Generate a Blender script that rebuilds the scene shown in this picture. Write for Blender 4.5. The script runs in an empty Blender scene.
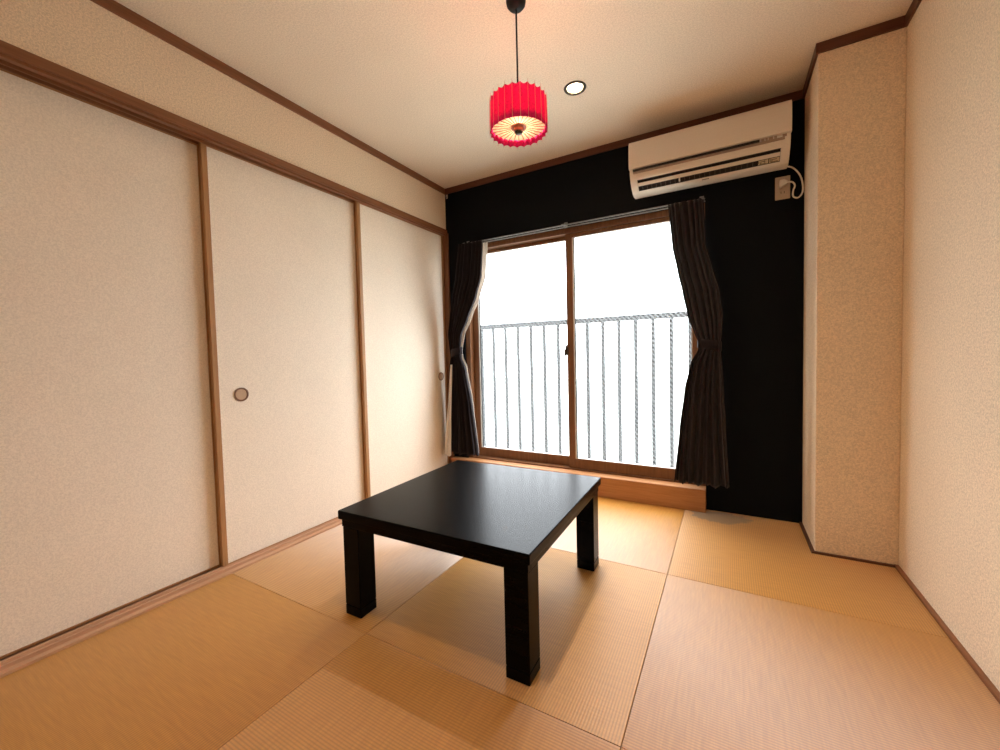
import bpy, bmesh, math, random
from mathutils import Vector, Matrix
random.seed(7)
C = bpy.context.scene.collection
PI = math.pi

# ------------------------------------------------------------------ room dimensions (metres)
W = 2.7348        # right wall
PX, PD = 2.4334, 0.3813   # pillar: left face x, depth
H = 2.4           # ceiling
YF = -4.0         # wall behind the camera
LX, LY = 1.35, -1.34      # pendant position

# ------------------------------------------------------------------ helpers
def obj(name, bm, mat=None, parent=None, origin=None, smooth=False, bevel=0.0, seg=2, kind=None):
    bmesh.ops.recalc_face_normals(bm, faces=bm.faces[:])
    me = bpy.data.meshes.new(name)
    if origin is not None:
        bmesh.ops.translate(bm, vec=-Vector(origin), verts=bm.verts[:])
    bm.to_mesh(me); bm.free()
    o = bpy.data.objects.new(name, me); C.objects.link(o)
    if mat: me.materials.append(mat)
    if smooth:
        for p in me.polygons: p.use_smooth = True
    if bevel:
        m = o.modifiers.new('bevel', 'BEVEL'); m.width = bevel; m.segments = seg; m.limit_method = 'ANGLE'; m.angle_limit = 0.6
    if parent is not None:
        o.parent = parent
        if origin is None:
            o.location = -Vector(parent_world(parent))
        else:
            o.location = Vector(origin) - Vector(parent_world(parent))
    elif origin is not None:
        o.location = origin
    if kind: o['kind'] = kind
    return o

def parent_world(p):
    v = Vector((0, 0, 0))
    while p is not None:
        v += p.location; p = p.parent
    return v

def empty(name, loc, label, cat, group=None):
    o = bpy.data.objects.new(name, None); C.objects.link(o)
    o.empty_display_size = 0.1
    o.location = loc
    tag(o, label, cat, group)
    return o

def tag(o, label, cat, group=None):
    o['label'] = label; o['category'] = cat
    if group: o['group'] = group
    return o

def struct(o, label=None, cat=None):
    o['kind'] = 'structure'
    if label: o['label'] = label
    if cat: o['category'] = cat
    return o

def box(bm, x0, x1, y0, y1, z0, z1):
    r = bmesh.ops.create_cube(bm, size=1.0)
    vs = r['verts']
    bmesh.ops.scale(bm, vec=(x1 - x0, y1 - y0, z1 - z0), verts=vs)
    bmesh.ops.translate(bm, vec=((x0 + x1) / 2, (y0 + y1) / 2, (z0 + z1) / 2), verts=vs)
    return vs

def boxes(*bs):
    bm = bmesh.new()
    for b in bs: box(bm, *b)
    return bm

def prism(bm, pts, a0, a1, axis='X'):
    """extrude the polygon pts (the two other coordinates) along an axis"""
    def P(p, a):
        if axis == 'X': return (a, p[0], p[1])
        if axis == 'Y': return (p[0], a, p[1])
        return (p[0], p[1], a)
    v0 = [bm.verts.new(P(p, a0)) for p in pts]
    v1 = [bm.verts.new(P(p, a1)) for p in pts]
    n = len(pts)
    bm.faces.new(v0); bm.faces.new(v1[::-1])
    for i in range(n):
        bm.faces.new((v0[i], v0[(i + 1) % n], v1[(i + 1) % n], v1[i]))

def lathe(bm, prof, n=32, c=(0, 0, 0), cap=False):
    rings = []
    for r, z in prof:
        rings.append([bm.verts.new((c[0] + r * math.cos(2 * PI * k / n), c[1] + r * math.sin(2 * PI * k / n), c[2] + z)) for k in range(n)])
    for a, b in zip(rings, rings[1:]):
        for k in range(n):
            bm.faces.new((a[k], a[(k + 1) % n], b[(k + 1) % n], b[k]))
    if cap:
        bm.faces.new(rings[0]); bm.faces.new(rings[-1])
    return rings

def tube(bm, path, r, n=10):
    pts = [Vector(p) for p in path]
    rings = []
    up = None
    for i, p in enumerate(pts):
        t = (pts[min(i + 1, len(pts) - 1)] - pts[max(i - 1, 0)]).normalized()
        if up is None:
            up = Vector((0, 0, 1)) if abs(t.z) < .9 else Vector((1, 0, 0))
        s = t.cross(up).normalized(); up = s.cross(t).normalized()
        rings.append([bm.verts.new(p + r * (math.cos(2 * PI * k / n) * s + math.sin(2 * PI * k / n) * up)) for k in range(n)])
    for a, b in zip(rings, rings[1:]):
        for k in range(n):
            bm.faces.new((a[k], a[(k + 1) % n], b[(k + 1) % n], b[k]))
    bm.faces.new(rings[0]); bm.faces.new(rings[-1])

def catmull(pts, m=8):
    pts = [Vector(p) for p in pts]
    out = []
    for i in range(len(pts) - 1):
        p0, p1, p2, p3 = pts[max(i - 1, 0)], pts[i], pts[i + 1], pts[min(i + 2, len(pts) - 1)]
        for k in range(m):
            t = k / m
            out.append(0.5 * ((2 * p1) + (p2 - p0) * t + (2 * p0 - 5 * p1 + 4 * p2 - p3) * t * t + (3 * p1 - p0 - 3 * p2 + p3) * t ** 3))
    out.append(pts[-1])
    return out

# ------------------------------------------------------------------ materials
class NT:
    def __init__(s, name):
        s.m = bpy.data.materials.new(name); s.m.use_nodes = True
        s.t = s.m.node_tree; s.t.nodes.clear()
        s.out = s.t.nodes.new('ShaderNodeOutputMaterial')
    def n(s, typ, **kw):
        nd = s.t.nodes.new(typ)
        for k, v in kw.items():
            if k.startswith('_'): setattr(nd, k[1:], v)
        return nd
    def l(s, a, b): s.t.links.new(a, b)
    def math(s, op, a, b=None, c=None):
        nd = s.t.nodes.new('ShaderNodeMath'); nd.operation = op
        for i, v in enumerate((a, b, c)):
            if v is None: continue
            if isinstance(v, (int, float)): nd.inputs[i].default_value = v
            else: s.l(v, nd.inputs[i])
        return nd.outputs[0]
    def coord(s):
        return s.n('ShaderNodeTexCoord').outputs['Object']
    def mapping(s, vec, scale):
        nd = s.n('ShaderNodeMapping'); s.l(vec, nd.inputs['Vector']); nd.inputs['Scale'].default_value = scale
        return nd.outputs[0]
    def noise(s, vec, scale, detail=3, rough=.5):
        nd = s.n('ShaderNodeTexNoise'); s.l(vec, nd.inputs['Vector'])
        nd.inputs['Scale'].default_value = scale; nd.inputs['Detail'].default_value = detail; nd.inputs['Roughness'].default_value = rough
        return nd.outputs[0]
    def ramp(s, fac, stops):
        nd = s.n('ShaderNodeValToRGB'); s.l(fac, nd.inputs[0])
        e = nd.color_ramp.elements
        while len(e) < len(stops): e.new(.5)
        for el, (p, c) in zip(e, stops):
            el.position = p; el.color = (*c, 1) if len(c) == 3 else c
        return nd.outputs[0]
    def mix(s, fac, a, b, mode='MIX'):
        nd = s.n('ShaderNodeMix'); nd.data_type = 'RGBA'; nd.blend_type = mode
        if isinstance(fac, (int, float)): nd.inputs[0].default_value = fac
        else: s.l(fac, nd.inputs[0])
        for i, v in ((6, a), (7, b)):
            if isinstance(v, tuple): nd.inputs[i].default_value = (*v, 1)
            else: s.l(v, nd.inputs[i])
        return nd.outputs[2]
    def bump(s, h, strength=.3, dist=.001):
        nd = s.n('ShaderNodeBump'); s.l(h, nd.inputs['Height']); nd.inputs['Strength'].default_value = strength; nd.inputs['Distance'].default_value = dist
        return nd.outputs[0]
    def pbr(s, col, rough=.5, spec=.5, normal=None, metal=0., **kw):
        nd = s.n('ShaderNodeBsdfPrincipled')
        if isinstance(col, tuple): nd.inputs['Base Color'].default_value = (*col, 1)
        else: s.l(col, nd.inputs['Base Color'])
        if isinstance(rough, (int, float)): nd.inputs['Roughness'].default_value = rough
        else: s.l(rough, nd.inputs['Roughness'])
        nd.inputs['Specular IOR Level'].default_value = spec
        nd.inputs['Metallic'].default_value = metal
        if normal is not None: s.l(normal, nd.inputs['Normal'])
        for k, v in kw.items():
            nd.inputs[k.replace('_', ' ')].default_value = v
        return nd
    def done(s, shader):
        s.l(shader.outputs[0] if hasattr(shader, 'outputs') else shader, s.out.inputs[0]); return s.m

def wallpaper(name, col, grain=.10, sc=260, bump=.35):
    t = NT(name); c = t.coord()
    f = t.noise(c, sc, 2, .6); g = t.noise(c, 3.0, 3, .5); w = t.noise(t.mapping(c, (1, 1, 1)), sc * .55, 3, .6)
    a = tuple(x * (1 - grain) for x in col); b = tuple(min(1, x * (1 + grain)) for x in col)
    base = t.ramp(f, [(.42, a), (.58, b)])
    base = t.mix(.5, base, t.ramp(w, [(.42, a), (.58, b)]))
    base = t.mix(.25, base, t.ramp(g, [(.35, tuple(x * .93 for x in col)), (.65, tuple(min(1, x * 1.05) for x in col))]))
    h = t.math('ADD', f, t.math('MULTIPLY', w, .8))
    return t.done(t.pbr(base, .85, .2, t.bump(h, bump, .0012)))

def wood(name, c1, c2, axis='X', rough=.45, sc=9., spec=.4):
    t = NT(name); c = t.coord()
    s = {'X': (.12, 2.2, 2.2), 'Y': (2.2, .12, 2.2), 'Z': (2.2, 2.2, .12)}[axis]
    v = t.mapping(c, s)
    n1 = t.noise(v, sc * 3, 4, .6); n2 = t.noise(v, sc * 14, 2, .5)
    f = t.math('ADD', t.math('MULTIPLY', n1, .7), t.math('MULTIPLY', n2, .3))
    col = t.ramp(f, [(.32, c1), (.68, c2)])
    return t.done(t.pbr(col, rough, spec, t.bump(f, .12, .0006)))

def plain(name, col, rough=.5, spec=.5, metal=0., grain=.04, sc=120):
    t = NT(name); c = t.coord()
    f = t.noise(c, sc, 2, .5)
    col2 = t.ramp(f, [(.3, tuple(x * (1 - grain) for x in col)), (.7, tuple(min(1, x * (1 + grain)) for x in col))])
    return t.done(t.pbr(col2, rough, spec, None, metal))

def tatami(name, axis, stain=False):
    """rush mat: ribs run along axis, rush strands across"""
    t = NT(name); c = t.coord()
    sep = t.n('ShaderNodeSeparateXYZ'); t.l(c, sep.inputs[0])
    u, r = (sep.outputs[1], sep.outputs[0]) if axis == 'X' else (sep.outputs[0], sep.outputs[1])   # u across the ribs, r along them
    ph = t.math('MULTIPLY', u, 2 * PI / .0086)
    s1 = t.math('MULTIPLY_ADD', t.math('SINE', ph), .5, .5)
    rib = t.math('POWER', s1, .55)
    # strands: alternate over/under along the rib
    ph2 = t.math('MULTIPLY', r, 2 * PI / .0042)
    s2 = t.math('MULTIPLY_ADD', t.math('SINE', ph2), .5, .5)
    st = (40, 3, 1) if axis == 'X' else (3, 40, 1)
    n1 = t.noise(t.mapping(c, st), 3.2, 3, .6)       # long streaks across the ribs
    n2 = t.noise(t.mapping(c, (1, 1, 1)), 170, 2, .6)  # fine grain
    n3 = t.noise(c, 2.2, 2, .5)
    col = t.ramp(n1, [(.3, TAT[0]), (.7, TAT[1])])
    col = t.mix(t.math('MULTIPLY', n2, .55), col, TAT[2])
    col = t.mix(t.math('MULTIPLY', n3, .22), col, TAT[3])
    col = t.mix(t.math('MULTIPLY', t.math('SUBTRACT', 1, rib), .5), col, TAT[4])
    if stain:
        v = t.n('ShaderNodeVectorMath'); v.operation = 'DISTANCE'
        m = t.mapping(c, (1, 2.0, 1)); t.l(m, v.inputs[0]); v.inputs[1].default_value = STAIN
        d = t.math('ADD', v.outputs['Value'], t.math('MULTIPLY', t.math('SUBTRACT', t.noise(c, 9, 3, .6), .5), .32))
        k = t.ramp(d, [(.16, (1, 1, 1)), (.19, (0, 0, 0))])
        col = t.mix(t.math('MULTIPLY', k, .75), col, (.12, .085, .055))
    h = t.math('ADD', rib, t.math('MULTIPLY', s2, .18))
    h = t.math('ADD', h, t.math('MULTIPLY', n2, .5))
    nrm = t.bump(h, .25, .0010)
    p = t.pbr(col, TROUGH, .5, nrm)
    p.inputs['Sheen Weight'].default_value = .35; p.inputs['Sheen Roughness'].default_value = .4; p.inputs['Sheen Tint'].default_value = (1, .82, .5, 1)
    # rush strands lie across the ribs and shine along their length
    p.inputs['IOR'].default_value = 2.55; p.inputs['Anisotropic'].default_value = 1.0
    tg = t.n('ShaderNodeCombineXYZ'); tg.inputs[0 if axis == 'X' else 1].default_value = 1.0
    t.l(tg.outputs[0], p.inputs['Tangent'])
    return t.done(p)

TAT = [(.50, .222, .028), (.68, .33, .058), (.57, .26, .044), (.47, .175, .019), (.18, .066, .008)]
TROUGH = .64
STAIN = (0, 0, 0)

M = {}
M['wall'] = wallpaper('beige_wallpaper', (.80, .66, .495), .22, 250, .5)
M['fusuma'] = wallpaper('cream_door_paper', (.87, .78, .66), .12, 250, .3)
M['ceil'] = wallpaper('ceiling_paper', (.82, .72, .59), .17, 250, .5)
M['black'] = plain('black_paint', (.0035, .0045, .0062), .8, .12, 0, .2, 160)
for ax in 'XYZ':
    M['wood' + ax] = wood('brown_wood_' + ax.lower(), (.17, .062, .024), (.27, .11, .047), ax)
    M['sash' + ax] = wood('window_wood_' + ax.lower(), (.12, .045, .016), (.21, .09, .035), ax, .4)
    M['pale' + ax] = wood('pale_stile_wood_' + ax.lower(), (.32, .150, .055), (.48, .255, .105), ax, .5)
M['darkwoodX'] = wood('dark_trim_wood_x', (.075, .024, .012), (.13, .045, .022), 'X')
M['darkwoodY'] = wood('dark_trim_wood_y', (.10, .036, .017), (.17, .066, .032), 'Y')
M['edgeY'] = wood('edging_wood_y', (.22, .085, .034), (.33, .14, .06), 'Y')
M['sill'] = wood('sill_wood', (.36, .155, .055), (.50, .24, .10), 'X', .45)
M['track'] = wood('track_wood', (.46, .25, .14), (.64, .38, .23), 'Y', .45)
M['table'] = wood('black_stained_wood', (.0015, .0014, .0015), (.0032, .003, .0032), 'X', .26, 7., .06)
M['alu'] = plain('pale_aluminium', (.55, .52, .48), .4, .5, .5)
M['rail'] = plain('grey_rail_metal', (.22, .21, .20), .35, .5, .6)
M['gasket'] = plain('dark_rubber', (.02, .02, .02), .7, .3)
M['acwhite'] = plain('ac_plastic', (.74, .67, .58), .35, .5, 0, .02)
M['acdark'] = plain('ac_painted_shade', (.018, .013, .011), .6, .3)  # shade of the outlet and the panel gap, put into the colour
M['acgrey'] = plain('ac_shadow_plastic', (.34, .24, .18), .5, .4)  # brown shading of the lip as a colour, also for status marks
M['acblade'] = plain('ac_blade_plastic', (.055, .042, .034), .5, .4)
M['sticker'] = plain('sticker_paper', (.55, .44, .30), .7, .3)
M['ink'] = plain('sticker_ink', (.06, .045, .035), .7, .3)
M['outlet'] = plain('outlet_plastic', (.46, .37, .28), .45, .5)
M['cable'] = plain('white_cable', (.70, .66, .60), .5, .4)
M['lampblack'] = plain('black_plastic', (.006, .006, .006), .5, .2)
M['bronze'] = plain('dark_bronze', (.05, .036, .026), .35, .5, .6)
M['reflector'] = plain('white_reflector', (.85, .80, .70), .35, .5)
M['steel'] = plain('grey_steel', (.30, .30, .29), .45, .5, .5)
M['fence'] = plain('fence_metal', (.03, .032, .035), .6, .3)
M['concrete'] = plain('outside_concrete', (.46, .47, .44), .9, .2, 0, .12, 6)
M['grass'] = plain('pale_ground', (.40, .43, .39), .9, .1, 0, .2, 2)
M['board'] = wood('hall_floor_boards', (.20, .10, .05), (.30, .16, .08), 'X')

def fabric(name, col, rough=.9, sheen=.3, trans=0.):
    t = NT(name); c = t.coord()
    f = t.noise(t.mapping(c, (1, 1, 1)), 420, 2, .6)
    w = t.noise(t.mapping(c, (3, 3, .2)), 30, 3, .5)
    colr = t.ramp(f, [(.3, tuple(x * .75 for x in col)), (.7, tuple(min(1, x * 1.25) for x in col))])
    colr = t.mix(.3, colr, t.ramp(w, [(.3, tuple(x * .7 for x in col)), (.7, tuple(min(1, x * 1.3) for x in col))]))
    p = t.pbr(colr, rough, .2, t.bump(f, .3, .0006))
    p.inputs['Sheen Weight'].default_value = sheen
    if trans:
        tr = t.n('ShaderNodeBsdfTranslucent'); t.l(colr, tr.inputs[0])
        mx = t.n('ShaderNodeMixShader'); mx.inputs[0].default_value = trans
        t.l(p.outputs[0], mx.inputs[1]); t.l(tr.outputs[0], mx.inputs[2])
        return t.done(mx)
    return t.done(p)
M['curtain'] = fabric('dark_plum_fabric', (.0130, .0082, .0112), .9, .12)
M['lining'] = fabric('pale_lining_fabric', (.80, .74, .68), .9, .1, .4)

def emit(name, col, s):
    t = NT(name); e = t.n('ShaderNodeEmission'); e.inputs[0].default_value = (*col, 1); e.inputs[1].default_value = s
    return t.done(e)
M['bulb'] = emit('warm_bulb', (1.0, .78, .56), 78.)
M['dbulb'] = emit('warm_spot_bulb', (1.0, .76, .50), 620.)

def lampshade(name, col, trans, rough=.8, stripes=0):
    t = NT(name); c = t.coord()
    f = t.noise(t.mapping(c, (1, 1, .6)), 190, 3, .6)
    cr = t.ramp(f, [(.3, tuple(x * .75 for x in col)), (.7, tuple(min(1, x * 1.25) for x in col))])
    p = t.pbr(cr, rough, .2)
    tr = t.n('ShaderNodeBsdfTranslucent'); t.l(cr, tr.inputs[0])
    mx = t.n('ShaderNodeMixShader'); mx.inputs[0].default_value = trans
    t.l(p.outputs[0], mx.inputs[1]); t.l(tr.outputs[0], mx.inputs[2])
    return t.done(mx)
M['shade'] = lampshade('red_shade_fabric', (.70, .026, .20), .34)
M['diff'] = lampshade('cream_pleated_paper', (.68, .57, .38), .26)
M['rib'] = plain('pale_rib', (.75, .42, .36), .5, .4)
M['spoke'] = plain('brown_spoke', (.10, .055, .03), .6, .2)
M['hub'] = plain('orange_hub', (.62, .22, .12), .5, .4)

def glass():
    t = NT('hatched_frosted_glass'); c = t.coord()
    sep = t.n('ShaderNodeSeparateXYZ'); t.l(c, sep.inputs[0])
    x, z = sep.outputs[0], sep.outputs[2]
    a = t.math('SINE', t.math('MULTIPLY', t.math('ADD', x, z), 2 * PI / .031))
    b = t.math('SINE', t.math('MULTIPLY', t.math('SUBTRACT', x, z), 2 * PI / .031))
    h = t.math('ADD', a, t.math('MULTIPLY', b, .6))
    bmp = t.bump(h, GL['bump'], .004)
    ref = t.n('ShaderNodeBsdfRefraction'); ref.inputs['IOR'].default_value = 1.12; ref.inputs['Roughness'].default_value = GL['rough']; t.l(bmp, ref.inputs['Normal'])
    ref.inputs[0].default_value = (.97, .985, 1, 1)
    tp = t.n('ShaderNodeBsdfTransparent'); tp.inputs[0].default_value = (.97, .985, 1, 1)
    tl = t.n('ShaderNodeBsdfTranslucent'); tl.inputs[0].default_value = (.93, .95, .97, 1)
    m1 = t.n('ShaderNodeMixShader'); t.l(tp.outputs[0], m1.inputs[1]); t.l(ref.outputs[0], m1.inputs[2])
    k = t.math('MULTIPLY_ADD', a, GL['hat'], GL['mid']); t.l(k, m1.inputs[0])
    m2 = t.n('ShaderNodeMixShader'); t.l(t.math('MULTIPLY_ADD', t.math('ADD', a, t.math('MULTIPLY', b, .35)), GL['milk'] * .74, GL['milk']), m2.inputs[0])
    t.l(m1.outputs[0], m2.inputs[1]); t.l(tl.outputs[0], m2.inputs[2])
    gl = t.n('ShaderNodeBsdfGlossy'); gl.inputs['Roughness'].default_value = .1
    m3 = t.n('ShaderNodeMixShader'); m3.inputs[0].default_value = .04
    t.l(m2.outputs[0], m3.inputs[1]); t.l(gl.outputs[0], m3.inputs[2])
    return t.done(m3)
GL = dict(bump=.8, rough=.04, hat=.0, mid=.0, milk=.076)
M['glass'] = glass()

# ------------------------------------------------------------------ room shell
fl = obj('floor', boxes((-.2, W + .15, YF, 0.14, -.16, -.031), (-.2, W + .15, YF, -2.73, -.031, 0)), M['board'])
struct(fl, 'floor under and beyond the tatami mats', 'floor')

def ceiling(holes, hr=.047):
    bm = bmesh.new()
    s = .09
    x0, x1 = -.2, W + .15
    ys = sorted(h[1] for h in holes)
    cx = holes[0][0]
    def quad(a, b, c, d):
        bm.faces.new([bm.verts.new(v) for v in (a, b, c, d)])
    def rect(xa, xb, ya, yb):
        quad((xa, ya, H), (xb, ya, H), (xb, yb, H), (xa, yb, H))
    edges = [YF - .1]
    for y in ys: edges += [y - s, y + s]
    edges.append(.14)
    for i in range(len(edges) - 1):
        ya, yb = edges[i], edges[i + 1]
        if i % 2 == 0: rect(x0, x1, ya, yb)
        else:
            rect(x0, cx - s, ya, yb); rect(cx + s, x1, ya, yb)
            cy = (ya + yb) / 2; n = 48
            inn, out = [], []
            for k in range(n):
                a = 2 * PI * k / n; dx, dy = math.cos(a), math.sin(a)
                f = s / max(abs(dx), abs(dy))
                inn.append(bm.verts.new((cx + hr * dx, cy + hr * dy, H))); out.append(bm.verts.new((cx + f * dx, cy + f * dy, H)))
            up = [bm.verts.new((v.co.x, v.co.y, H + .09)) for v in inn]
            for k in range(n):
                j = (k + 1) % n
                bm.faces.new((inn[k], inn[j], out[j], out[k])); bm.faces.new((inn[k], inn[j], up[j], up[k]))
    box(bm, x0, x1, YF - .1, .14, H + .10, H + .16)
    return obj('ceiling', bm, M['ceil'])
DL = [(1.365, -.678), (1.365, -2.05)]
struct(ceiling(DL), 'textured beige ceiling', 'ceiling')

# left wall: plaster above the lintel, backing behind the sliding doors, plain wall beyond them
struct(obj('wall_left', boxes((-.2, 0, YF, 0, 2.06, H + .1), (-.2, -.125, -2.75, 0, 0, 2.06), (-.2, 0, YF, -2.75, 0, 2.06)), M['wall']),
       'beige papered wall above the sliding doors', 'wall')
struct(obj('wall_right', boxes((W, W + .15, YF, .14, 0, H + .1)), M['wall']), 'beige papered wall on the right', 'wall')
struct(obj('wall_front', boxes((-.2, W + .15, YF - .1, YF, 0, H + .1)), M['wall']), 'plain wall at the near end of the room', 'wall')
struct(obj('wall_pillar', boxes((PX, W, -PD, 0, 0, H + .1)), M['wall'], bevel=.004), 'papered boxed-out pillar in the corner', 'wall')
WX0, WX1, WZ0, WZ1 = .16, 1.947, .125, 1.90
struct(obj('wall_back', boxes((-.2, WX0, 0, .14, -.1, H + .1), (WX1, W + .15, 0, .14, -.1, H + .1), (WX0, WX1, 0, .14, -.1, WZ0), (WX0, WX1, 0, .14, WZ1, H + .1)), M['black']),
       'matte black wall around the window', 'wall')

# ceiling trim, all round
t_, e_ = .045, .010
struct(obj('trim_1', boxes((0, e_, YF, 0, H - t_, H)), M['woodY']), 'brown ceiling trim above the sliding doors', 'trim')
struct(obj('trim_2', boxes((e_, PX - e_, -e_, 0, H - t_, H)), M['darkwoodX']), 'brown ceiling trim on the black wall', 'trim')
struct(obj('trim_3', boxes((PX - e_, PX, -PD - e_, 0, H - t_, H), (PX, W - e_, -PD - e_, -PD, H - t_, H)), M['darkwoodX']), 'dark brown ceiling trim round the pillar', 'trim')
struct(obj('trim_4', boxes((W - e_, W, YF, -PD, H - t_, H)), M['darkwoodY']), 'dark brown ceiling trim on the right wall', 'trim')

# lintel with sliding grooves above the doors
bm = bmesh.new()
prism(bm, [(-.125, 2.06), (.012, 2.06), (.012, 2.022), (.004, 2.022), (.004, 2.012), (-.018, 2.012), (-.018, 2.026), (-.046, 2.026), (-.046, 2.012), (-.052, 2.012), (-.052, 2.026),
           (-.078, 2.026), (-.078, 2.012), (-.084, 2.012), (-.084, 2.026), (-.110, 2.026), (-.110, 2.012), (-.125, 2.012)], -2.76, 0, 'Y')
struct(obj('trim_5', bm, M['woodY']), 'grooved brown lintel over the sliding doors', 'trim')
# sill track
bm = bmesh.new()
prism(bm, [(-.125, -.03), (.032, -.03), (.032, .008), (.010, .008), (.008, -.004), (-.0205, -.004), (-.022, .008), (-.0345, .008), (-.0365, -.004), (-.0535, -.004), (-.055, .008), (-.066, .008), (-.068, -.008),
           (-.110, -.008), (-.112, .008), (-.125, .008)], -2.76, -.0, 'Y')
struct(obj('trim_6', bm, M['track']), 'grooved wooden floor track under the sliding doors', 'trim')
# jambs at both ends of the door run
struct(obj('trim_7', boxes((-.125, .024, -.016, 0, .010, 2.03)), M['sashZ']), 'dark brown door jamb beside the black wall', 'trim')
struct(obj('trim_8', boxes((-.125, .012, -2.76, -2.73, .010, 2.012)), M['woodZ']), 'brown door jamb at the near end', 'trim')
# floor edging
struct(obj('baseboard_right', boxes((W - .014, W, -2.73, -PD - .0, -.03, .010)), M['edgeY']), 'dark brown edging at the foot of the right wall', 'baseboard')
struct(obj('baseboard_pillar', boxes((PX - .012, PX, -PD - .012, 0, -.03, .008), (PX, W - .014, -PD - .012, -PD, -.03, .008)), M['darkwoodX']), 'dark brown edging at the foot of the pillar', 'baseboard')
# window step
struct(obj('trim_9', boxes((.033, 1.948, -.06, -.0005, -.03, .122), (.033, 1.948, -.064, 0, .122, .140), (WX0, WX1, 0, .135, .1255, .140)), M['sill'], bevel=.002), 'orange wooden step below the window', 'window sill')

# ------------------------------------------------------------------ sliding doors
def door(name, xf, y0, y1, hy, label):
    """paper panel whose face stands at x = xf, hikite centre at hy"""
    t = .020
    o = obj(name, boxes((xf - t + .002, xf - .001, y0 + .012, y1 - .012, .008, 2.018)), M['fusuma'], origin=(xf - t / 2, (y0 + y1) / 2, .006))
    struct(o, label, 'sliding door')
    for a, b in ((y0, y0 + .024), (y1 - .024, y1)):
        obj('stile', boxes((xf - t, xf + .002, a, b, .006, 2.020)), M['paleZ'], o, bevel=.0015)
    for a, b in ((.0065, .013), (2.008, 2.020)):
        obj('edge_rail', boxes((xf - t, xf + .001, y0 + .0242, y1 - .0242, a, b)), M['paleY'], o)
    # round recessed finger pull: ring and cup
    n = 28
    def ringx(prof):
        b = bmesh.new(); rings = []
        for r, x in prof:
            rings.append([b.verts.new((x, hy + r * math.cos(2 * PI * k / n), .832 + r * math.sin(2 * PI * k / n))) for k in range(n)])
        for p, q in zip(rings, rings[1:]):
            for k in range(n): b.faces.new((p[k], p[(k + 1) % n], q[(k + 1) % n], q[k]))
        b.faces.new(rings[-1])
        return b
    ring = obj('finger_pull', ringx([(.0345, xf), (.0345, xf + .003), (.029, xf + .0035), (.0275, xf + .0012), (.027, xf + .0006)]), M['pull'], o)
    obj('pull_cup', ringx([(.0268, xf + .0007), (.0266, xf + .0010), (.010, xf + .0012)]), M['pullcup'], ring)
    return o
M['pullcup'] = plain('finger_pull_cup', (.50, .34, .22), .5, .3)
M['pull'] = plain('finger_pull_wood', (.20, .095, .05), .45, .4)
door('door_1', -.088, -2.728, -1.790, -2.62, 'cream paper sliding door furthest back in the track, at the near end')
door('door_2', -.056, -1.812, -.905, -1.687, 'middle cream paper sliding door with a round finger pull on its near side')
door('door_3', -.024, -.930, -.017, -.098, 'cream paper sliding door next to the black wall')

# ------------------------------------------------------------------ tatami mats
X1, X2, Y1, Y2 = .9224, 1.8308, -1.818, -.9097
g = .0009
XE0, XE1, YN = .0335, W - .0155, -2.7285
MG = 'half-size tatami mats'
def mat_piece(x0, x1, y0, y1, axis, label, poly=None, matl=None):
    bm = bmesh.new()
    pts = poly or [(x0, y0), (x1, y0), (x1, y1), (x0, y1)]
    prism(bm, pts, -.030, 0, 'Z')
    o = obj('tatami_mat', bm, matl or M['tat' + axis], origin=((x0 + x1) / 2, (y0 + y1) / 2, -.03), bevel=.0012)
    tag(o, label, 'tatami mat', MG)
M['tatX'] = tatami('rush_mat_ribs_x', 'X'); M['tatY'] = tatami('rush_mat_ribs_y', 'Y')
rx0, rx1, ry0, ry1 = X2 + g, XE1, Y2 + g, -.0015
STAIN = (2.03 - (rx0 + rx1) / 2, (-.10 - (ry0 + ry1) / 2) * 2.0, .03)
M['tatS'] = tatami('rush_mat_ribs_y_stained', 'Y', True)
mat_piece(XE0, X1 - g, YN, Y1 - g, 'Y', 'tatami mat along the sliding doors in the near left corner of the floor')
mat_piece(X1 + g, X2 - g, YN, Y1 - g, 'X', 'tatami mat in front of the near edge of the black table')
mat_piece(X2 + g, XE1, YN, Y1 - g, 'Y', 'tatami mat in the near right corner of the room, mostly out of view')
mat_piece(XE0, X1 - g, Y1 + g, Y2 - g, 'X', 'pale tatami mat between the middle sliding door and the table, under its left leg')
mat_piece(X1 + g, X2 - g, Y1 + g, Y2 - g, 'Y', 'shaded tatami mat under the black table')
mat_piece(X2 + g, XE1, Y1 + g, Y2 - g, 'X', 'tatami mat to the right of the table, lying along the right wall')
mat_piece(XE0, X1 - g, Y2 + g, -.0655, 'Y', 'tatami mat behind the table in the corner by the left curtain')
mat_piece(X1 + g, X2 - g, Y2 + g, -.0655, 'X', 'brightly lit tatami mat directly below the window step')
mat_piece(rx0, rx1, ry0, ry1, 'Y', 'ochre tatami mat with a grey stain at the foot of the black wall', matl=M['tatS'],
          poly=[(rx0, ry0), (rx1, ry0), (rx1, -PD - .014), (PX - .014, -PD - .014), (PX - .014, ry1), (1.9495, ry1), (1.9495, -.0655), (rx0, -.0655)])

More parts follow.
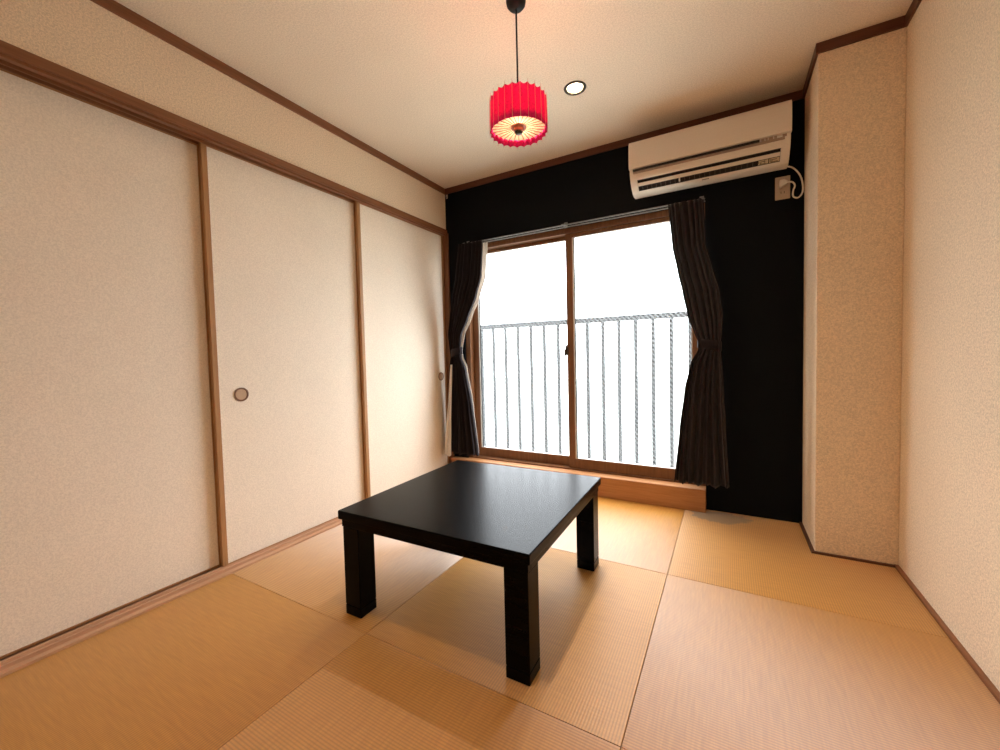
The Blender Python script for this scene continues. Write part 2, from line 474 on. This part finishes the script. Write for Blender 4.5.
# ------------------------------------------------------------------ window
wd = obj('window_1', boxes((WX0, .200, .02, .13, .141, WZ1), (1.912, WX1, .02, .13, .141, WZ1), (.200, 1.912, .02, .13, 1.862, WZ1), (.200, 1.912, .02, .13, .141, .150)), M['sashZ'])
struct(wd, 'brown framed sliding window with frosted hatched panes and balcony rail outside', 'window')
def sash(x0, x1, y0, y1, sw_l, sw_r, z0=.151, z1=1.861, zg0=.222, zg1=1.832):
    s = obj('sash', boxes((x0, x0 + sw_l, y0, y1, z0, z1), (x1 - sw_r, x1, y0, y1, z0, z1), (x0 + sw_l, x1 - sw_r, y0, y1, z0, zg0), (x0 + sw_l, x1 - sw_r, y0, y1, zg1, z1)), M['sashZ'], wd, bevel=.0015)
    ym = (y0 + y1) / 2
    gx0, gx1 = x0 + sw_l, x1 - sw_r
    obj('glazing_bead', boxes((gx0, gx0 + .009, y0 + .001, y1 - .003, zg0, zg1), (gx1 - .005, gx1, y0 + .004, y1 - .004, zg0, zg1), (gx0 + .009, gx1 - .005, y0 + .004, y1 - .004, zg0, zg0 + .004)), M['alu'], s)
    obj('gasket', boxes((gx0 + .009, gx0 + .015, ym - .004, ym + .004, zg0 + .004, zg1)), M['gasket'], s)
    b = bmesh.new()
    b.faces.new([b.verts.new(v) for v in ((gx0 + .002, ym, zg0), (gx1 - .002, ym, zg0), (gx1 - .002, ym, zg1), (gx0 + .002, ym, zg1))])
    obj('glass_pane', b, M['glass'], s)
    return s
left_sash = sash(.202, 1.084, .076, .106, .046, .050)
right_sash = sash(1.040, 1.910, .036, .066, .049, .038)
lk = obj('crescent_lock', boxes((1.030, 1.052, .024, .0355, 0.985, 1.045), (1.022, 1.034, .014, .026, 0.975, 1.030), (1.034, 1.046, .018, .03, 1.035, 1.06)), M['bronze'], right_sash, bevel=.003)

# ------------------------------------------------------------------ outside: balcony rail, slab, ground
FY = .385
fr = empty('balcony_railing', (1.0, FY, -.05), 'dark metal balcony railing with thin upright bars seen through the frosted window', 'railing')
obj('top_rail', boxes((-1.2, 3.4, FY - .02, FY + .02, 1.236, 1.278)), M['fence'], fr, bevel=.006)
obj('bottom_rail', boxes((-1.2, 3.4, FY - .015, FY + .015, .02, .05)), M['fence'], fr)
obj('post', boxes((-1.2, -1.16, FY - .02, FY + .02, -.05, 1.236)), M['fence'], fr)
obj('post', boxes((3.36, 3.4, FY - .02, FY + .02, -.05, 1.236)), M['fence'], fr)
bar0 = None
for k in range(-7, 14):
    x = .962 + .1245 * k
    if bar0 is None:
        bar0 = obj('baluster', boxes((x - .014, x + .014, FY - .006, FY + .006, .05, 1.236)), M['fence'], fr, origin=(x, FY, .05))
    else:
        b = bar0.copy(); C.objects.link(b); b.parent = fr; b.location = (x - 1.0, 0, .10)
struct(obj('balcony_floor', boxes((-1.3, 3.5, .14, .48, -.17, -.05)), M['concrete']), 'concrete balcony slab', 'balcony')
bm = bmesh.new(); bm.faces.new([bm.verts.new(v) for v in ((-40, .6, -3), (40, .6, -3), (40, 60, -3), (-40, 60, -3))])
struct(obj('ground', bm, M['grass']), 'pale ground outside far below the balcony', 'ground')

# ------------------------------------------------------------------ curtains and rail
cr = empty('curtain_rail', (1.05, -.05, 1.90), 'grey double curtain rail across the top of the window', 'curtain rail')
for y in (-.062, -.012):
    obj('track', boxes((.20, 1.95, y - .005, y + .005, 1.895, 1.903)), M['rail'], cr, bevel=.003)
for x in (.22, 1.06, 1.93):
    obj('bracket', boxes((x - .012, x + .012, -.067, -.0005, 1.9035, 1.907), (x - .012, x + .012, -.004, -.0005, 1.895, 1.935)), M['rail'], cr)

def interp_rows(rows, z):
    for a, b in zip(rows, rows[1:]):
        if a[0] >= z >= b[0]:
            t = (a[0] - z) / (a[0] - b[0])
            t = t * t * (3 - 2 * t) * .35 + t * .65
            return [p + (q - p) * t for p, q in zip(a[1:], b[1:])]
    return list(rows[-1][1:])

def fold_warp(nf, seed):
    rnd = random.Random(seed); n = int(math.ceil(nf)) + 1
    w = [rnd.uniform(.45, 1.6) for _ in range(n)]; tot = sum(w)
    a = [rnd.uniform(.55, 1.35) for _ in range(n + 1)]
    cum = [0]
    for x in w: cum.append(cum[-1] + x / tot)
    def f(s):
        s = min(max(s, 0), 1)
        for i in range(n):
            if s <= cum[i + 1] + 1e-9:
                t = (s - cum[i]) / (cum[i + 1] - cum[i])
                return (i + t) / n, a[i] + (a[i + 1] - a[i]) * t
        return 1., a[-1]
    return f

def drape(rows, nf, ph=0., nx=170, nz=90, skew=0., bm=None):
    """rows: (z, x left, x right, y centre, fold depth), top to bottom"""
    bm = bm or bmesh.new()
    wf = fold_warp(nf, int(ph * 100))
    z0, z1 = rows[0][0], rows[-1][0]
    grid = []
    for i in range(nz + 1):
        z = z0 + (z1 - z0) * i / nz
        xl, xr, yc, am = interp_rows(rows, z)
        row = []
        for j in range(nx + 1):
            s = j / nx
            # uneven fold widths
            q, aw = wf(s + skew * .03 * math.sin(2 * PI * 1.3 * s + 2.2 * i / nz) * (1 if 0 < s < 1 else 0)); am_ = am * aw
            a = 2 * PI * nf * q + ph * 6
            f = math.sin(a)
            y = yc - am_ * (f + .25 * math.sin(2 * a + 1 + 2 * i / nz))
            x = xl + (xr - xl) * s + .35 * am * math.sin(2 * a) * min(1, 6 * s, 6 * (1 - s)) * .5
            dz = .006 * math.sin(a * .5 + 1) * (i / nz)
            row.append(bm.verts.new((x, y, z + dz)))
        grid.append(row)
    for r0, r1 in zip(grid, grid[1:]):
        for j in range(nx):
            bm.faces.new((r0[j], r0[j + 1], r1[j + 1], r1[j]))
    return bm

def curtain(x, label, rows, lrows, nf, lnf, tie, ph, flap=None):
    t = empty('curtain', (x, -.085, .19), label, 'curtain', 'tied back curtains')
    o = obj('drape', drape(rows, nf, ph, skew=1), M['curtain'], t, smooth=True)
    m = o.modifiers.new('cloth', 'SOLIDIFY'); m.thickness = .003; m.offset = 0
    lb = drape(lrows, lnf, ph + .2)
    if flap: lb = drape(flap, 1.5, ph + .3, nx=24, bm=lb)
    l = obj('lining', lb, M['lining'], t, smooth=True)
    l['label'] = 'pale lining behind the dark cloth'
    m = l.modifiers.new('cloth', 'SOLIDIFY'); m.thickness = .002; m.offset = 0
    tx0, tx1, tz, ty, sl = tie
    bm = bmesh.new(); n = 36
    rings = []
    for dz in (-.030, -.027, .027, .030):
        k = 1.0 if abs(dz) < .029 else .93
        rings.append([bm.verts.new(((tx0 + tx1) / 2 + k * (tx1 - tx0) / 2 * math.cos(2 * PI * i / n), ty + k * .034 * math.sin(2 * PI * i / n), tz + dz + sl * math.cos(2 * PI * i / n))) for i in range(n)])
    for a, b in zip(rings, rings[1:]):
        for i in range(n): bm.faces.new((a[i], a[(i + 1) % n], b[(i + 1) % n], b[i]))
    tb = obj('tieback', bm, M['curtain'], t, smooth=True)
    return t

yc = -.106
curtain(.2, 'dark plum curtain tied back on the door side of the window',
        [(1.888, .206, .425, yc, .016), (1.62, .168, .405, yc, .020), (1.46, .128, .348, yc, .022), (1.30, .098, .268, yc, .020), (1.17, .076, .198, yc, .016), (1.06, .084, .184, yc, .010),
         (1.00, .092, .184, yc, .010), (.90, .084, .228, yc, .020), (.60, .074, .280, yc, .026), (.20, .058, .322, yc, .030)],
        [(1.882, .215, .440, -.052, .006), (1.62, .18, .416, -.052, .006), (1.46, .14, .356, -.052, .006), (1.30, .11, .274, -.052, .006), (1.17, .085, .205, -.058, .005), (1.06, .09, .182, -.065, .004),
         (1.00, .085, .182, -.065, .004), (.90, .066, .222, -.058, .005), (.60, .040, .27, -.052, .006), (.20, .004, .31, -.050, .006)],
        7.0, 4, (.080, .190, 1.03, -.088, .012), .1,
        [(.93, .108, .126, -.140, .001), (.845, .100, .122, -.142, .002), (.64, .082, .112, -.146, .002), (.40, .054, .102, -.149, .003), (.185, .030, .096, -.150, .003)])
curtain(1.9, 'dark plum curtain tied back in front of the black wall, below the air conditioner',
        [(1.888, 1.752, 1.944, yc, .016), (1.63, 1.775, 1.957, yc, .018), (1.47, 1.805, 1.997, yc, .020), (1.35, 1.830, 2.030, yc, .020), (1.20, 1.858, 2.046, yc, .018), (1.10, 1.893, 2.040, yc, .013), (1.04, 1.916, 2.032, yc, .010),
         (1.00, 1.914, 2.032, yc, .010), (.915, 1.872, 2.040, yc, .020), (.76, 1.840, 2.048, yc, .026), (.525, 1.812, 2.058, yc, .029), (.185, 1.780, 2.075, yc, .031)],
        [(1.882, 1.756, 1.94, -.050, .005), (1.63, 1.785, 1.95, -.05, .005), (1.47, 1.82, 1.99, -.05, .005), (1.35, 1.845, 2.02, -.05, .005), (1.20, 1.872, 2.036, -.055, .004), (1.10, 1.905, 2.03, -.06, .004), (1.04, 1.925, 2.022, -.065, .003),
         (1.00, 1.922, 2.022, -.065, .003), (.915, 1.885, 2.03, -.06, .004), (.76, 1.855, 2.04, -.055, .005), (.525, 1.83, 2.05, -.05, .005), (.20, 1.80, 2.065, -.050, .005)],
        6.5, 4, (1.906, 2.036, 1.03, -.088, -.012), .37)

# ------------------------------------------------------------------ low table
TX, TY, TA, TB, TZ, ROT = 1.1496, -1.3641, .811, .8257, .4123, .0182
tb = empty('low_table', (0, 0, 0), 'low square black wooden table with thick legs in the middle of the mats', 'table')
a, b = TA / 2, TB / 2
obj('tabletop', boxes((-a, a, -b, b, TZ - .034, TZ)), M['table'], tb, bevel=.004, seg=3)
obj('apron', boxes((-a + .010, a - .010, -b + .010, -b + .032, TZ - .064, TZ - .0345), (-a + .010, a - .010, b - .032, b - .010, TZ - .064, TZ - .0345),
                   (-a + .010, -a + .032, -b + .032, b - .032, TZ - .064, TZ - .0345), (a - .032, a - .010, -b + .032, b - .032, TZ - .064, TZ - .0345)), M['table'], tb, bevel=.002)
leg0 = None
for sx in (-1, 1):
    for sy in (-1, 1):
        cx, cy = sx * (a - .012 - .041), sy * (b - .012 - .041)
        if leg0 is None:
            leg0 = obj('leg', boxes((-.041, .041, -.041, .041, .040, TZ - .0645)), M['table'], tb, origin=(0, 0, 0), bevel=.003)
            leg0.location = (cx, cy, 0)
            foot0 = obj('foot', boxes((-.041, .041, -.041, .041, .0005, .0385)), M['table'], leg0, origin=(0, 0, 0), bevel=.003)
            foot0.location = (0, 0, 0)
        else:
            l = leg0.copy(); C.objects.link(l); l.parent = tb; l.location = (cx, cy, 0)
            f = foot0.copy(); C.objects.link(f); f.parent = l; f.location = (0, 0, 0)
tb.location = (TX, TY, 0); tb.rotation_euler = (0, 0, ROT)

# ------------------------------------------------------------------ air conditioner
ac = empty('air_conditioner', (1.95, 0, 1.98), 'white wall air conditioner above the right end of the window', 'air conditioner')
AX0, AX1 = 1.545, 2.351
def prof(x0, x1, pts, name, mat, parent, **kw):
    bm = bmesh.new(); prism(bm, pts, x0, x1, 'X'); return obj(name, bm, mat, parent, **kw)
# housing: solid above the outlet, chin below, cheeks at both ends, recess between
bm = bmesh.new()
prism(bm, [(-.0005, 2.285), (-.150, 2.285), (-.196, 2.262), (-.197, 2.085), (-.187, 2.053), (-.180, 2.046), (-.165, 2.056), (-.10, 2.06), (-.06, 2.03), (-.03, 2.03), (-.0005, 2.04)], AX0 + .002, AX1 - .002, 'X')
prism(bm, [(-.0005, 2.0), (-.030, 1.988), (-.080, 1.986), (-.108, 1.9895), (-.126, 1.999), (-.10, 2.004), (-.0005, 2.038)], AX0 + .002, AX1 - .002, 'X')
cheek = [(-.0005, 2.285), (-.150, 2.285), (-.197, 2.262), (-.200, 2.09), (-.189, 2.056), (-.175, 2.038), (-.155, 2.018), (-.130, 1.9995), (-.108, 1.989), (-.080, 1.9855), (-.030, 1.9875), (-.0005, 2.0)]
prism(bm, cheek, AX0, AX0 + .040, 'X'); prism(bm, cheek, AX1 - .040, AX1, 'X')
body = obj('housing', bm, M['acwhite'], ac, bevel=.002)
prof(AX0 + .0405, AX1 - .0405, [(-.1785, 2.0455), (-.170, 2.0455), (-.122, 2.0035), (-.125, 1.9995), (-.112, 2.003), (-.10, 2.03), (-.155, 2.054), (-.164, 2.055)], 'recess', M['acdark'], ac)  # dark slab paints the shade inside the air outlet
# front panel, slightly bowed, standing proud of the housing
prof(AX0 - .003, AX1 + .003, [(-.1975, 2.105), (-.213, 2.112), (-.2165, 2.16), (-.2165, 2.21), (-.213, 2.252), (-.204, 2.268), (-.155, 2.2875), (-.1515, 2.2865), (-.1975, 2.264)], 'front_panel', M['acwhite'], ac, bevel=.003)
# display strip below the panel: gap and lip coloured as if in shade, status marks
obj('gap_shade', boxes((AX0 + .02, 2.215, -.2075, -.1975, 2.0925, 2.1045)), M['acdark'], ac)  # dark strip painted in for the shade of the gap
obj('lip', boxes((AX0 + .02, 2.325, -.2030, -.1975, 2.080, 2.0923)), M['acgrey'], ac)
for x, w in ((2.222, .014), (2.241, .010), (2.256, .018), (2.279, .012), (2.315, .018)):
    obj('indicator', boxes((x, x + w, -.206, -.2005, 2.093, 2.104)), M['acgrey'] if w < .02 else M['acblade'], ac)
# louver flap across the opening
flap = prof(AX0 + .042, AX1 - .042, [(-.1690, 2.0315), (-.1625, 2.0245), (-.1540, 2.0170), (-.1515, 2.0195), (-.1595, 2.0270), (-.1660, 2.0340)], 'louver_flap', M['acwhite'], ac)
bl0 = None
nb = 26
for k in range(nb):
    x = AX0 + .065 + (AX1 - AX0 - .15) * k / (nb - 1)
    if bl0 is None:
        bb = bmesh.new(); prism(bb, [(-.1485, 2.0135), (-.1300, 1.9985), (-.1240, 2.0035), (-.1440, 2.0195)], -.0012, .0012, 'X')
        bl0 = obj('air_vane', bb, M['acblade'], ac, origin=(0, 0, 0)); bl0.location = Vector((x, 0, 0)) - ac.location
    else:
        q = bl0.copy(); C.objects.link(q); q.parent = ac; q.location = Vector((x, 0, 0)) - ac.location
obj('divider', boxes((1.815, 1.822, -.1495, -.125, 2.0035, 2.0185)), M['acwhite'], ac)
for x0, x1, y in ((2.212, 2.258, 0), (2.262, 2.308, 0)):
    st = prof(x0, x1, [(-.1495, 2.0150), (-.1320, 1.9999), (-.1312, 2.0008), (-.1487, 2.0159)], 'caution_sticker', M['sticker'], ac)
    bm = bmesh.new()
    for k, e in ((.25, .012), (.55, .03), (.78, .008)):
        yy, zz = -.1500 + .0175 * k, 2.0146 - .0151 * k
        prism(bm, [(yy, zz), (yy + .0022, zz - .0019), (yy + .0026, zz - .0014), (yy + .0004, zz + .0005)], x0 + .006, x1 - e, 'X')
    obj('print_line', bm, M['ink'], st)
bm = bmesh.new()
for k in range(5):
    x0 = 1.936 + k * .0078
    prism(bm, [(-.1165, 1.9935), (-.1110, 1.9900), (-.1110, 1.9908), (-.1165, 1.9943)], x0, x0 + (.0055 if k % 2 else .0045), 'X')
obj('badge', bm, M['ink'], ac)
obj('wall_plate', boxes((AX0 + .04, AX1 - .04, -.0004, -.0001, 2.02, 2.27)), M['alu'], ac)
# power cord, looped down to the outlet
pts = [(2.335, -.045, 1.998), (2.376, -.036, 1.985), (2.410, -.028, 1.940), (2.4235, -.024, 1.890), (2.4225, -.022, 1.846), (2.404, -.022, 1.822), (2.382, -.024, 1.832), (2.381, -.026, 1.862), (2.388, -.030, 1.888), (2.376, -.034, 1.908), (2.352, -.036, 1.912)]
bm = bmesh.new(); tube(bm, catmull(pts, 6), .0042)
obj('power_cord', bm, M['cable'], ac, smooth=True)
bm = bmesh.new()
prism(bm, [(2.318, 1.928), (2.338, 1.930), (2.354, 1.918), (2.354, 1.904), (2.340, 1.898), (2.325, 1.890), (2.316, 1.893)], -.046, -.014, 'Y')
obj('plug', bm, M['cable'], ac, bevel=.003)

ol = empty('wall_outlet', (2.335, 0, 1.83), 'beige wall outlet plate with a plug in its upper socket, beside the pillar', 'wall outlet')
obj('cover_plate', boxes((2.300, 2.370, -.007, -.0005, 1.832, 1.958)), M['outlet'], ol, bevel=.003)
for z in (1.915, 1.868):
    s = obj('socket', boxes((2.318, 2.352, -.0095, -.0072, z - .017, z + .017)), M['outlet'], ol, bevel=.002)
    obj('slot', boxes((2.326, 2.3285, -.0102, -.0096, z - .005, z + .007), (2.341, 2.3435, -.0102, -.0096, z - .006, z + .007)), M['gasket'], s)

wc = empty('wall_clip', (.022, -.001, 2.333), 'small grey clip at the top left corner of the black wall', 'wall clip')
obj('clip_plate', boxes((.012, .030, -.006, -.0005, 2.318, 2.350)), M['alu'], wc, bevel=.001)
obj('clip_hook', boxes((.017, .025, -.016, -.0062, 2.322, 2.328), (.017, .025, -.016, -.013, 2.328, 2.340)), M['steel'], wc)

# ------------------------------------------------------------------ pendant lamp
pl = empty('pendant_lamp', (LX, LY, H), 'red pleated drum pendant lamp hanging above the table', 'pendant lamp')
bm = bmesh.new()
lathe(bm, [(.0385, H - .0005), (.0385, H - .030), (.036, H - .042), (.027, H - .053), (.012, H - .058), (.005, H - .060)], 36, (LX, LY, 0), True)
obj('ceiling_cup', bm, M['lampblack'], pl, smooth=True)
bm = bmesh.new(); tube(bm, [(LX, LY, H - .059), (LX, LY, 2.2), (LX, LY, 2.005)], .0036)
obj('cord', bm, M['lampblack'], pl, smooth=True)
bm = bmesh.new(); lathe(bm, [(.014, 2.012), (.017, 2.006), (.017, 1.975), (.015, 1.972)], 24, (LX, LY, 0), True)
obj('bulb_socket', bm, M['lampblack'], pl)
bm = bmesh.new(); bmesh.ops.create_uvsphere(bm, u_segments=20, v_segments=12, radius=.022, matrix=Matrix.Translation((LX, LY, 1.950)))
obj('bulb', bm, M['bulb'], pl, smooth=True)
NR, SR, SZ0, SZ1 = 24, .1125, 1.871, 1.999
bm = bmesh.new()
per = 8; n = NR * per; rows = []
for iz in range(7):
    z = SZ0 + (SZ1 - SZ0) * iz / 6
    ring = []
    for k in range(n):
        ang = 2 * PI * k / n
        u = abs(math.sin(PI * k / per))
        r = SR * (1 - .022 * (z - SZ0) / (SZ1 - SZ0)) - .0055 * u
        zz = z
        if iz == 6: zz = z - .005 * u
        if iz == 0: zz = z + .003 * u
        ring.append(bm.verts.new((LX + r * math.cos(ang), LY + r * math.sin(ang), zz)))
    rows.append(ring)
for p, q in zip(rows, rows[1:]):
    for k in range(n): bm.faces.new((p[k], p[(k + 1) % n], q[(k + 1) % n], q[k]))
shade = obj('shade', bm, M['shade'], pl, origin=(LX, LY, SZ0))
shade['label'] = 'red pleated fabric shade'
m = shade.modifiers.new('cloth', 'SOLIDIFY'); m.thickness = .0012; m.offset = 0
r0 = None
for k in range(NR):
    ang = 2 * PI * k / NR
    if r0 is None:
        bb = bmesh.new(); tube(bb, [(SR + .0022, 0, -.006), (SR * .989 + .0022, 0, .07), (SR * .976 + .0022, 0, SZ1 - SZ0 + .010)], .0009, 6)
        r0 = obj('rib', bb, M['rib'], shade, origin=(0, 0, 0)); r0.location = (0, 0, 0)
    else:
        q = r0.copy(); C.objects.link(q); q.parent = shade; q.location = (0, 0, 0); q.rotation_euler = (0, 0, ang)
# pleated paper disc closing the bottom
bm = bmesh.new(); n = 28 * 6; rows = []
for ri, (r, dz) in enumerate(((.026, -.002), (.05, -.001), (.08, 0), (.1045, .001))):
    ring = []
    for k in range(n):
        ang = 2 * PI * k / n
        w = abs(math.sin(PI * k / 6))
        ring.append(bm.verts.new((LX + r * math.cos(ang), LY + r * math.sin(ang), 1.896 + dz - (.0005 + .045 * r) * (1 - w) ** 2)))
    rows.append(ring)
for p, q in zip(rows, rows[1:]):
    for k in range(n): bm.faces.new((p[k], p[(k + 1) % n], q[(k + 1) % n], q[k]))
df = obj('bottom_diffuser', bm, M['diff'], pl, origin=(LX, LY, 1.896)); df['label'] = 'cream pleated paper disc'
s0 = None
for k in range(28):
    ang = 2 * PI * k / 28
    if s0 is None:
        bb = bmesh.new(); tube(bb, [(.024, 0, -.0045), (.1045, 0, -.0060)], .0012, 6)
        s0 = obj('spoke', bb, M['spoke'], df, origin=(0, 0, 0)); s0.location = (0, 0, 0)
    else:
        q = s0.copy(); C.objects.link(q); q.parent = df; q.location = (0, 0, 0); q.rotation_euler = (0, 0, ang)
bm = bmesh.new(); lathe(bm, [(.030, 1.8935), (.030, 1.890), (.021, 1.8885), (.020, 1.877), (.017, 1.8765)], 28, (LX, LY, 0), True)
obj('hub', bm, M['hub'], pl)
bm = bmesh.new(); lathe(bm, [(.015, 1.8763), (.0158, 1.872), (.013, 1.867), (.006, 1.8655)], 24, (LX, LY, 0), True)
obj('knob', bm, M['bronze'], pl, smooth=True)

# ------------------------------------------------------------------ downlights
def downlight(x, y, label):
    d = empty('downlight', (x, y, H), label, 'downlight', 'recessed ceiling downlights')
    bm = bmesh.new(); lathe(bm, [(.0415, H + .012), (.0415, H - .001), (.044, H - .0055), (.056, H - .0050), (.0590, H - .0005)], 40, (x, y, 0))
    obj('trim_ring', bm, M['bronze'], d, smooth=True)
    bm = bmesh.new(); lathe(bm, [(.0425, H + .0122), (.041, H + .028), (.036, H + .048), (.028, H + .062)], 40, (x, y, 0))
    obj('reflector', bm, M['reflector'], d, smooth=True)
    bm = bmesh.new(); rr = lathe(bm, [(.029, H + .063), (.026, H + .052), (.017, H + .044), (.004, H + .041)], 32, (x, y, 0)); bm.faces.new(rr[-1])
    obj('bulb', bm, M['dbulb'], d, smooth=True)
downlight(*DL[0], 'round recessed downlight with dark ring in the ceiling beyond the pendant lamp')
downlight(*DL[1], 'added round recessed downlight in the ceiling nearer than the pendant lamp, out of view')  # unseen lamp, added to match the one beyond the pendant

# ------------------------------------------------------------------ sky, portal, camera
wld = bpy.data.worlds.new('overcast_sky'); bpy.context.scene.world = wld
wld.use_nodes = True
nt = wld.node_tree; nt.nodes.clear()
o = nt.nodes.new('ShaderNodeOutputWorld'); bg = nt.nodes.new('ShaderNodeBackground')
nt.links.new(bg.outputs[0], o.inputs[0])
tc = nt.nodes.new('ShaderNodeTexCoord'); sp = nt.nodes.new('ShaderNodeSeparateXYZ'); nt.links.new(tc.outputs['Generated'], sp.inputs[0])
rm = nt.nodes.new('ShaderNodeValToRGB'); nt.links.new(sp.outputs[2], rm.inputs[0])
# overcast sky: hazy and dimmer at the horizon, bright overhead
SKY = [(0, 3.4), (.26, 4.0), (.50, 4.6), (1, 5.5)]
while len(rm.color_ramp.elements) < len(SKY): rm.color_ramp.elements.new(.5)
for el, (p, v) in zip(rm.color_ramp.elements, SKY):
    el.position = p; el.color = (v * .93, v * .97, v, 1)
nt.links.new(rm.outputs[0], bg.inputs[0]); bg.inputs[1].default_value = 1.0

pt = bpy.data.lights.new('window_portal', 'AREA'); pt.shape = 'RECTANGLE'; pt.size = 1.78; pt.size_y = 1.76
pt.cycles.is_portal = True
po = bpy.data.objects.new('window_portal', pt); C.objects.link(po)
po.location = (1.053, .16, 1.02); po.rotation_euler = (-PI / 2, 0, 0)
po['kind'] = 'helper'

cam = bpy.data.cameras.new('camera'); co = bpy.data.objects.new('camera', cam); C.objects.link(co)
cam.sensor_fit = 'HORIZONTAL'; cam.sensor_width = 36; cam.lens = 405.9247 / 1000 * 36
cam.shift_x = .002507; cam.shift_y = -.003014
cam.clip_start = .01; cam.clip_end = 200
r = Vector((0.86982184, 0.49276416, -0.02436075)); u = Vector((0.00110447, 0.04743166, 0.99887387)); f = Vector((-0.49336471, 0.86886922, -0.04071286))
co.matrix_world = Matrix(((r.x, u.x, -f.x, 2.06639), (r.y, u.y, -f.y, -2.81809), (r.z, u.z, -f.z, .99599), (0, 0, 0, 1)))
sc = bpy.context.scene
sc.camera = co
sc.view_settings.view_transform = 'Standard'; sc.view_settings.look = 'None'
sc.view_settings.gamma = 1; sc.view_settings.use_curve_mapping = False
sc.view_settings.exposure = 1.45
sc.cycles.max_bounces = 14; sc.cycles.diffuse_bounces = 8; sc.cycles.transparent_max_bounces = 16
